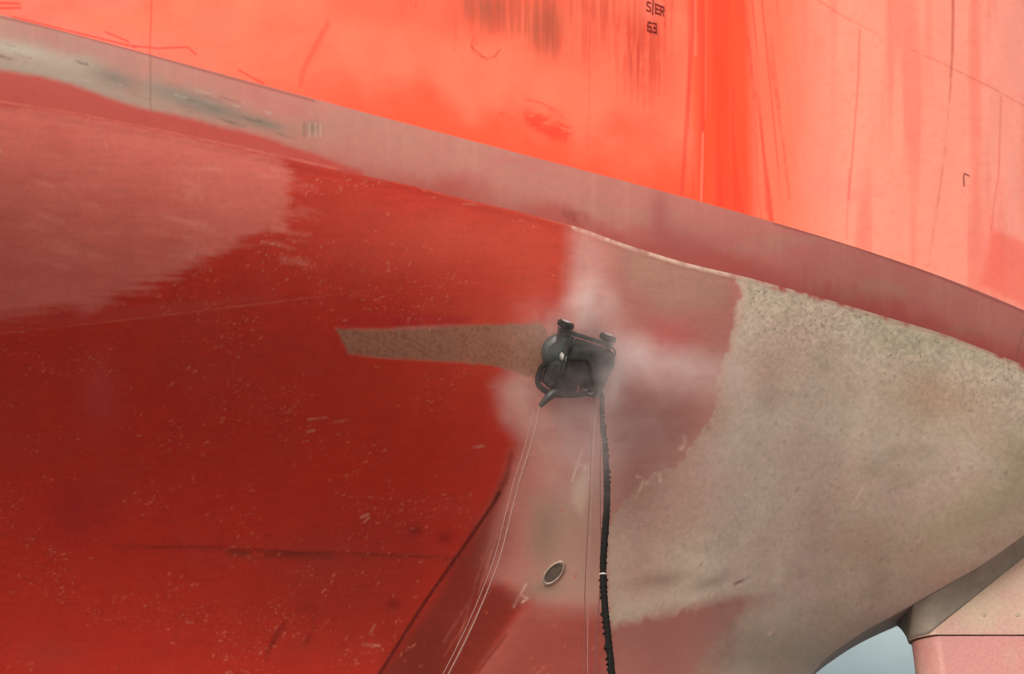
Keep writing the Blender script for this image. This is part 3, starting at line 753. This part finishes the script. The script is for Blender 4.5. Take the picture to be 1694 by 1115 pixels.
m_plug = simple_mat('plug_steel', (.30, .24, .20), (.36, .28, .23), 20, .7)
for k, u in enumerate((1627, 1683)):
    q = at_y(u, 1017, YS); bm = bmesh.new()
    bm_lathe(bm, [(.05, 0), (.05, -.012), (.035, -.02), (.03, -.02)], 'Y', (q.x, -.497, q.z), 20)
    bm_obj('drain_plug', bm, m_plug, horn)

# ------------------------------------------------------------------ dock: floor and far wing wall
m_floor = simple_mat('dock_floor_steel', (.15, .14, .13), (.22, .20, .19), .35, .75)
me = mesh_obj('dock_floor', [(-400, -200, 0), (400, -200, 0), (400, 400, 0), (-400, 400, 0)], [(0, 1, 2, 3)], m_floor, None, False); tag(me, kind='structure')
m_wall = simple_mat('dock_wall_paint', tuple(lin((162, 184, 190))), tuple(lin((170, 190, 196))), .5, .6)
bm = bmesh.new(); bm_box(bm, (0, 62, 13), (190, 4, 26))
for z in (5.3, 11.1, 24.4): bm_box(bm, (0, 59.91, z), (189, .22, .14))
wall = bm_obj('dock_wall', bm, m_wall, None, False)
tag(wall, 'tall blue-grey wall of the dock seen through the gap between hull and rudder', 'dock wall')

# ------------------------------------------------------------------ hull-cleaning crawler
p, n, tx = hull_at(950, 588)
fx = tx; fy = n.cross(tx).normalized()
if fy.z < 0: fy = -fy
# local axes: X aft along the hull, Z out of the plating, Y = Z x X (up the plating)
fy = n.cross(fx).normalized()
M = Matrix((fx, fy, n)).transposed().to_4x4(); M.translation = p
MC = M @ Matrix.Diagonal((.88, .92, 1, 1))
cr = empty('hull_crawler', (0, 0, 0), 'dark grey cleaning crawler clinging to the plating in spray, right of the stripped track', 'crawler robot')
cr.matrix_world = MC
m_body = simple_mat('crawler_body', (.014, .018, .018), (.03, .036, .036), 14, .5, .3)
m_teal = simple_mat('crawler_teal', (.02, .035, .038), (.035, .055, .055), 14, .45, .1)
m_alu = simple_mat('crawler_alloy', (.30, .32, .32), (.45, .46, .46), 18, .6, .2)
m_rub = simple_mat('rubber', (.006, .006, .006), (.012, .011, .010), 30, .9)
m_rub.node_tree.nodes['Principled BSDF'].inputs['Specular IOR Level'].default_value = .15
bm = bmesh.new()
bm_box(bm, (0, .42, .2), (1.12, .07, .12), .015); bm_box(bm, (0, -.42, .2), (1.12, .07, .12), .015)
bm_box(bm, (.5, 0, .2), (.08, .78, .10), .015); bm_box(bm, (-.5, 0, .2), (.08, .78, .10), .015); bm_box(bm, (.12, 0, .3), (.62, .74, .05), .012)
bm_obj('frame', bm, m_body, cr)
bm = bmesh.new(); bm_lathe(bm, [(.34, .015), (.36, .03), (.36, .17), (.30, .24), (.14, .27), (.14, .33)], 'Z', (-.32, 0, 0), 40)
bm_obj('blasting_shroud', bm, m_teal, cr)
bm = bmesh.new(); bm_lathe(bm, [(.09, .33), (.09, .42), (.05, .46), (.05, .56)], 'Z', (-.32, 0, 0), 24)
bm_obj('rotary_swivel', bm, m_alu, cr)
bm = bmesh.new(); bm_box(bm, (.2, .02, .42), (.42, .4, .22), .04); bm_box(bm, (.2, .02, .55), (.3, .28, .05), .015)
bm_obj('drive_housing', bm, m_body, cr)
for sx in (-1, 1):
    for sy in (-1, 1):
        bm = bmesh.new(); bm_lathe(bm, [(.10, -.06), (.15, -.05), (.16, -.02), (.16, .02), (.15, .05), (.10, .06)], 'Y', (sx * .44, sy * .53, .165), 28)
        wh = bm_obj('wheel', bm, m_rub, cr)
        bm = bmesh.new(); bm_lathe(bm, [(.09, -.066), (.09, .066), (.03, .075)], 'Y', (sx * .44, sy * .53, .165), 20)
        bm_obj('hub', bm, m_alu, wh)
for sy in (-1, 1):
    bm = bmesh.new(); bm_lathe(bm, [(.075, -.16), (.085, -.14), (.085, .12), (.06, .16)], 'X', (.42, sy * .26, .38), 24)
    bm_obj('drive_motor', bm, m_alu if sy < 0 else m_body, cr)
for sx in (-.42, .50):
    bm = bmesh.new(); bm_tube(bm, catmull([(sx, -.40, .26), (sx, -.40, .52), (sx, -.3, .62), (sx, .3, .62), (sx, .40, .52), (sx, .40, .26)], 6), .02, 10)
    bm_obj('roll_bar', bm, m_body, cr)
bm = bmesh.new(); bm_box(bm, (.36, -.45, .34), (.22, .16, .18), .02); bm_lathe(bm, [(.05, 0), (.05, .1), (.065, .1), (.065, .16)], 'X', (.45, -.48, .36), 16)
bm_obj('valve_block', bm, m_alu, cr)
for pts, rr in [([(-.32, 0, .55), (-.3, .05, .72), (-.05, .1, .78), (.2, -.2, .68), (.36, -.4, .5), (.36, -.45, .4)], .04),
               ([(-.5, -.2, .2), (-.66, -.34, .3), (-.62, -.62, .34), (-.3, -.72, .36), (.1, -.62, .4), (.34, -.5, .42)], .05),
               ([(.2, .2, .5), (.35, .38, .6), (.56, .2, .5), (.5, -.2, .42), (.4, -.4, .38)], .025)]:
    bm = bmesh.new(); bm_tube(bm, catmull(pts, 8), rr, 12); bm_obj('jumper_hose', bm, m_rub, cr)

tl = MC.inverted() @ at_y(893, 672, (M @ Vector((-.1, -.6, .4))).y)
bm = bmesh.new(); bm_tube(bm, catmull([(-.1, -.3, .3), (-.18, -.55, .36), tl * .75 + Vector((0, 0, .12)), tl], 10), lambda i: .15 - .0035 * i, 14); bm_obj('hose_bundle', bm, m_body, cr)
m_hood = simple_mat('hood_rubber', (.008, .009, .009), (.03, .033, .032), 5, .8, 0, .6, .02)
m_hood.node_tree.nodes['Principled BSDF'].inputs['Specular IOR Level'].default_value = .2
def lumpy(c, r, seed):
    bm = bmesh.new(); bmesh.ops.create_icosphere(bm, subdivisions=4, radius=1.0)
    rr = random.Random(seed); ph = [rr.uniform(0, 6) for _ in range(6)]
    for v in bm.verts:
        q = v.co.copy(); sgn = lambda a, e: math.copysign(abs(a) ** e, a)
        k = 1 + .05 * math.sin(7 * q.x + ph[0]) + .05 * math.sin(6 * q.y + ph[1]) + .04 * math.sin(11 * q.z + 5 * q.x + ph[2])
        v.co = Vector((c[0] + r[0] * sgn(q.x, .65) * k, c[1] + r[1] * sgn(q.y, .65) * k, c[2] + r[2] * sgn(q.z, .6) * k))
    return bm
bm_obj('spray_hood', lumpy((.1, -.02, .40), (.50, .40, .26), 2), m_hood, cr)
bm_obj('hose_sleeve', lumpy((-.22, -.38, .34), (.34, .26, .16), 5), m_hood, cr)
# ------------------------------------------------------------------ hanging hose and lines
start = M @ Vector((.40, -.50, .40))
yh = start.y - .12
def hang(pix, y, y2=None):
    out = []
    for k, (u, v) in enumerate(pix):
        yy = y if y2 is None else y + (y2 - y) * k / (len(pix) - 1)
        out.append(at_y(u, v, yy))
    return out
hp = hang([(994, 648), (996, 690), (1000, 730), (1003, 775), (1004, 830), (1001, 880), (998, 925), (998, 955), (1001, 1005), (1007, 1062), (1012, 1115)], yh)
last = hp[-1]; d = (hp[-1] - hp[-2]); 
z = last.z; q = last.copy()
while q.z > .5:
    q = Vector((q.x + .02, q.y, q.z - .9)); hp.append(q.copy())
hp[-1].z = .35; hp += [Vector((q.x + .6, q.y - .5, .08)), Vector((q.x + 2.5, q.y - 2.0, .07)), Vector((q.x + 6, q.y - 2.6, .07))]
path = catmull([start] + hp, 24)
hose = empty('blast_hose', path[0], 'thick black hose hanging straight down from the crawler with frayed ribbed cover', 'hose')
loc = [q - path[0] for q in path]
# resample finely
def resample(pth, step):
    out = [pth[0]]; acc = 0
    for a, b in zip(pth[:-1], pth[1:]):
        L_ = (b - a).length
        while acc + L_ >= step and L_ > 1e-9:
            t = (step - acc) / L_; a = a + (b - a) * t; out.append(a); L_ = (b - a).length; acc = 0
        acc += L_
    return out
fine = resample(loc, .02)
rad = np.random.default_rng(3)
nr_ = [rad.uniform(.9, 1.14, 12) for _ in fine]
def hrad(i):
    base = .030 + .022 * min(1, i / 110)
    rag = 1.0 + (.05 if (i // 2) % 2 else -.02)
    clump = 1 + .6 * max(0, math.sin(i * .9 + 3 * math.sin(i * .21))) ** 2 * (.3 + .7 * (math.sin(i * .037) > -.3))
    v = base * rag * nr_[i]
    v = v * np.where(np.cos(2 * np.pi * np.arange(12) / 12 + i * .02) > .2, clump, 1)
    return v
bm = bmesh.new(); bm_tube(bm, fine, hrad, 12); bm_obj('hose_cover', bm, m_rub, hose, True, 60)
m_white = simple_mat('white_tape', (.42, .36, .34), (.5, .45, .42), 30, .5)
def nearest(u, v):
    w_ = [proj(a.x + path[0].x, a.y + path[0].y, a.z + path[0].z) for a in fine]
    return min(range(len(fine)), key=lambda i: (w_[i][0] - u) ** 2 + (w_[i][1] - v) ** 2)
for (u, v) in [(998, 950)]:
    i = nearest(u, v); bm = bmesh.new(); bm_tube(bm, fine[i:i + 2], .064, 14); bm_obj('tape_band', bm, m_white, hose)
# wet strands clinging beside the hose
m_line = simple_mat('grey_line', (.20, .10, .09), (.27, .15, .13), 40, .7)
m_dline = simple_mat('dark_line', (.10, .03, .03), (.14, .05, .045), 40, .7)
def line_thing(name, pts, rad_, mat, label, cat, group=None):
    p0 = pts[0]; bm = bmesh.new(); bm_tube(bm, catmull([q - p0 for q in pts], 10), rad_, 8)
    o = bm_obj(name, bm, mat); o.location = p0
    return tag(o, label, cat, group)
def to_floor(pts):
    q = pts[-1].copy(); s_ = (pts[-1] - pts[-2]); s_ = s_ / max(.05, -s_.z)
    while q.z > 1.1: q = q + Vector((s_.x, s_.y, -1)); pts.append(q.copy())
    pts[-1].z = .03
    return pts
line_thing('safety_line', to_floor(hang([(992, 650), (993, 700), (993, 800), (994, 900), (993, 960), (988, 1040), (984, 1115)], yh + .05)), .009, m_dline, 'thin dark red line hanging close along the left of the black hose', 'rope')
line_thing('tag_line', to_floor(hang([(982, 655), (979, 720), (976, 800), (971, 900), (967, 1000), (966, 1115)], yh + .1)), .007, m_dline, 'very thin dark line between the oval opening and the black hose', 'rope')
line_thing('air_line', to_floor(hang([(984, 650), (985, 690), (982, 740), (980, 800)] + [(976, 900), (973, 1000), (972, 1115)], yh + .12)), .006, m_line, 'thin pale line hanging between the two dark lines', 'rope')
# pale double line falling away to the lower left
pl_ = [(893, 672), (884, 715), (872, 756), (858, 800), (846, 848), (826, 925), (797, 1000), (770, 1060), (742, 1115)]
cc = [at_y(u, v, start.y - .15 - .9 * k / 8) for k, (u, v) in enumerate(pl_)]
line_thing('tether_rope', to_floor(cc), .011, m_line, 'pale rope running from the crawler down to the lower left across the dark red shell', 'rope')
cc = [at_y(u - 9, v, start.y - .12 - .9 * k / 8) for k, (u, v) in enumerate(pl_)]
line_thing('control_cable', to_floor(cc), .007, m_line, 'thinner cable just left of the pale rope that slants to the lower left', 'cable')

# ------------------------------------------------------------------ spray mist round the crawler
def to_local(u, v, y): return at_y(u, v, y) - p
yc_ = p.y
lobes = [(975, 560, .8, .8, .7, .35), (966, 455, .36, .95, .8, .9), (972, 512, .5, .4, .8, 1.5), (890, 550, .7, .6, .8, .5), (1040, 590, .7, .34, .7, 1.0), (1100, 605, 1.1, .32, .7, .7), (865, 665, .5, .5, .8, .3), (1170, 635, 1.0, .4, .6, .35), (960, 730, .8, 1.3, .8, .40), (1060, 700, 1.0, 1.1, .8, .15), (1008, 635, .28, .4, .6, 1.0)]
bm = bmesh.new(); bm_box(bm, (.6, -.9, -.2), (6.8, 3.4, 6.8), 0)
m, nn, b = new_mat('spray'); nn.nodes.remove(b); out = nn.nodes['Material Output']
pv = nn.nodes.new('ShaderNodeVolumePrincipled'); pv.inputs['Color'].default_value = (.99, .985, .98, 1); pv.inputs['Anisotropy'].default_value = .2
tc = N(nn, 'ShaderNodeTexCoord'); L = nn.links.new
no = N(nn, 'ShaderNodeTexNoise'); no.inputs['Scale'].default_value = 2.3; no.inputs['Detail'].default_value = 5; no.inputs['Roughness'].default_value = .6; no.inputs['Distortion'].default_value = .8
L(tc.outputs['Object'], no.inputs['Vector'])
acc = None
for (u, v, rx, rz, ry, k) in lobes:
    c = to_local(u, v, yc_ - .35)
    s1 = N(nn, 'ShaderNodeVectorMath', operation='SUBTRACT'); s1.inputs[1].default_value = c; L(tc.outputs['Object'], s1.inputs[0])
    s2 = N(nn, 'ShaderNodeVectorMath', operation='DIVIDE'); s2.inputs[1].default_value = (rx, ry, rz); L(s1.outputs[0], s2.inputs[0])
    ln = N(nn, 'ShaderNodeVectorMath', operation='LENGTH'); L(s2.outputs[0], ln.inputs[0])
    mr = N(nn, 'ShaderNodeMapRange', interpolation_type='SMOOTHERSTEP'); mr.inputs[1].default_value = 1.5; mr.inputs[2].default_value = 0; mr.inputs[3].default_value = 0; mr.inputs[4].default_value = k
    L(ln.outputs['Value'], mr.inputs[0])
    if acc is None: acc = mr.outputs[0]
    else:
        ad = N(nn, 'ShaderNodeMath', operation='ADD'); L(acc, ad.inputs[0]); L(mr.outputs[0], ad.inputs[1]); acc = ad.outputs[0]
nm = N(nn, 'ShaderNodeMapRange'); nm.inputs[1].default_value = .3; nm.inputs[2].default_value = .7; nm.inputs[3].default_value = 0; nm.inputs[4].default_value = 2.0; L(no.outputs['Fac'], nm.inputs[0])
mm = N(nn, 'ShaderNodeMath', operation='MULTIPLY'); L(acc, mm.inputs[0]); L(nm.outputs[0], mm.inputs[1])
m3 = N(nn, 'ShaderNodeMath', operation='MULTIPLY'); m3.inputs[1].default_value = .7; L(mm.outputs[0], m3.inputs[0]); L(m3.outputs[0], pv.inputs['Density'])
L(pv.outputs[0], out.inputs['Volume'])
mist = bm_obj('spray_mist', bm, m, None, False); mist.location = p
tag(mist, 'white cloud of water spray hanging round the crawler', 'mist', kind='stuff')
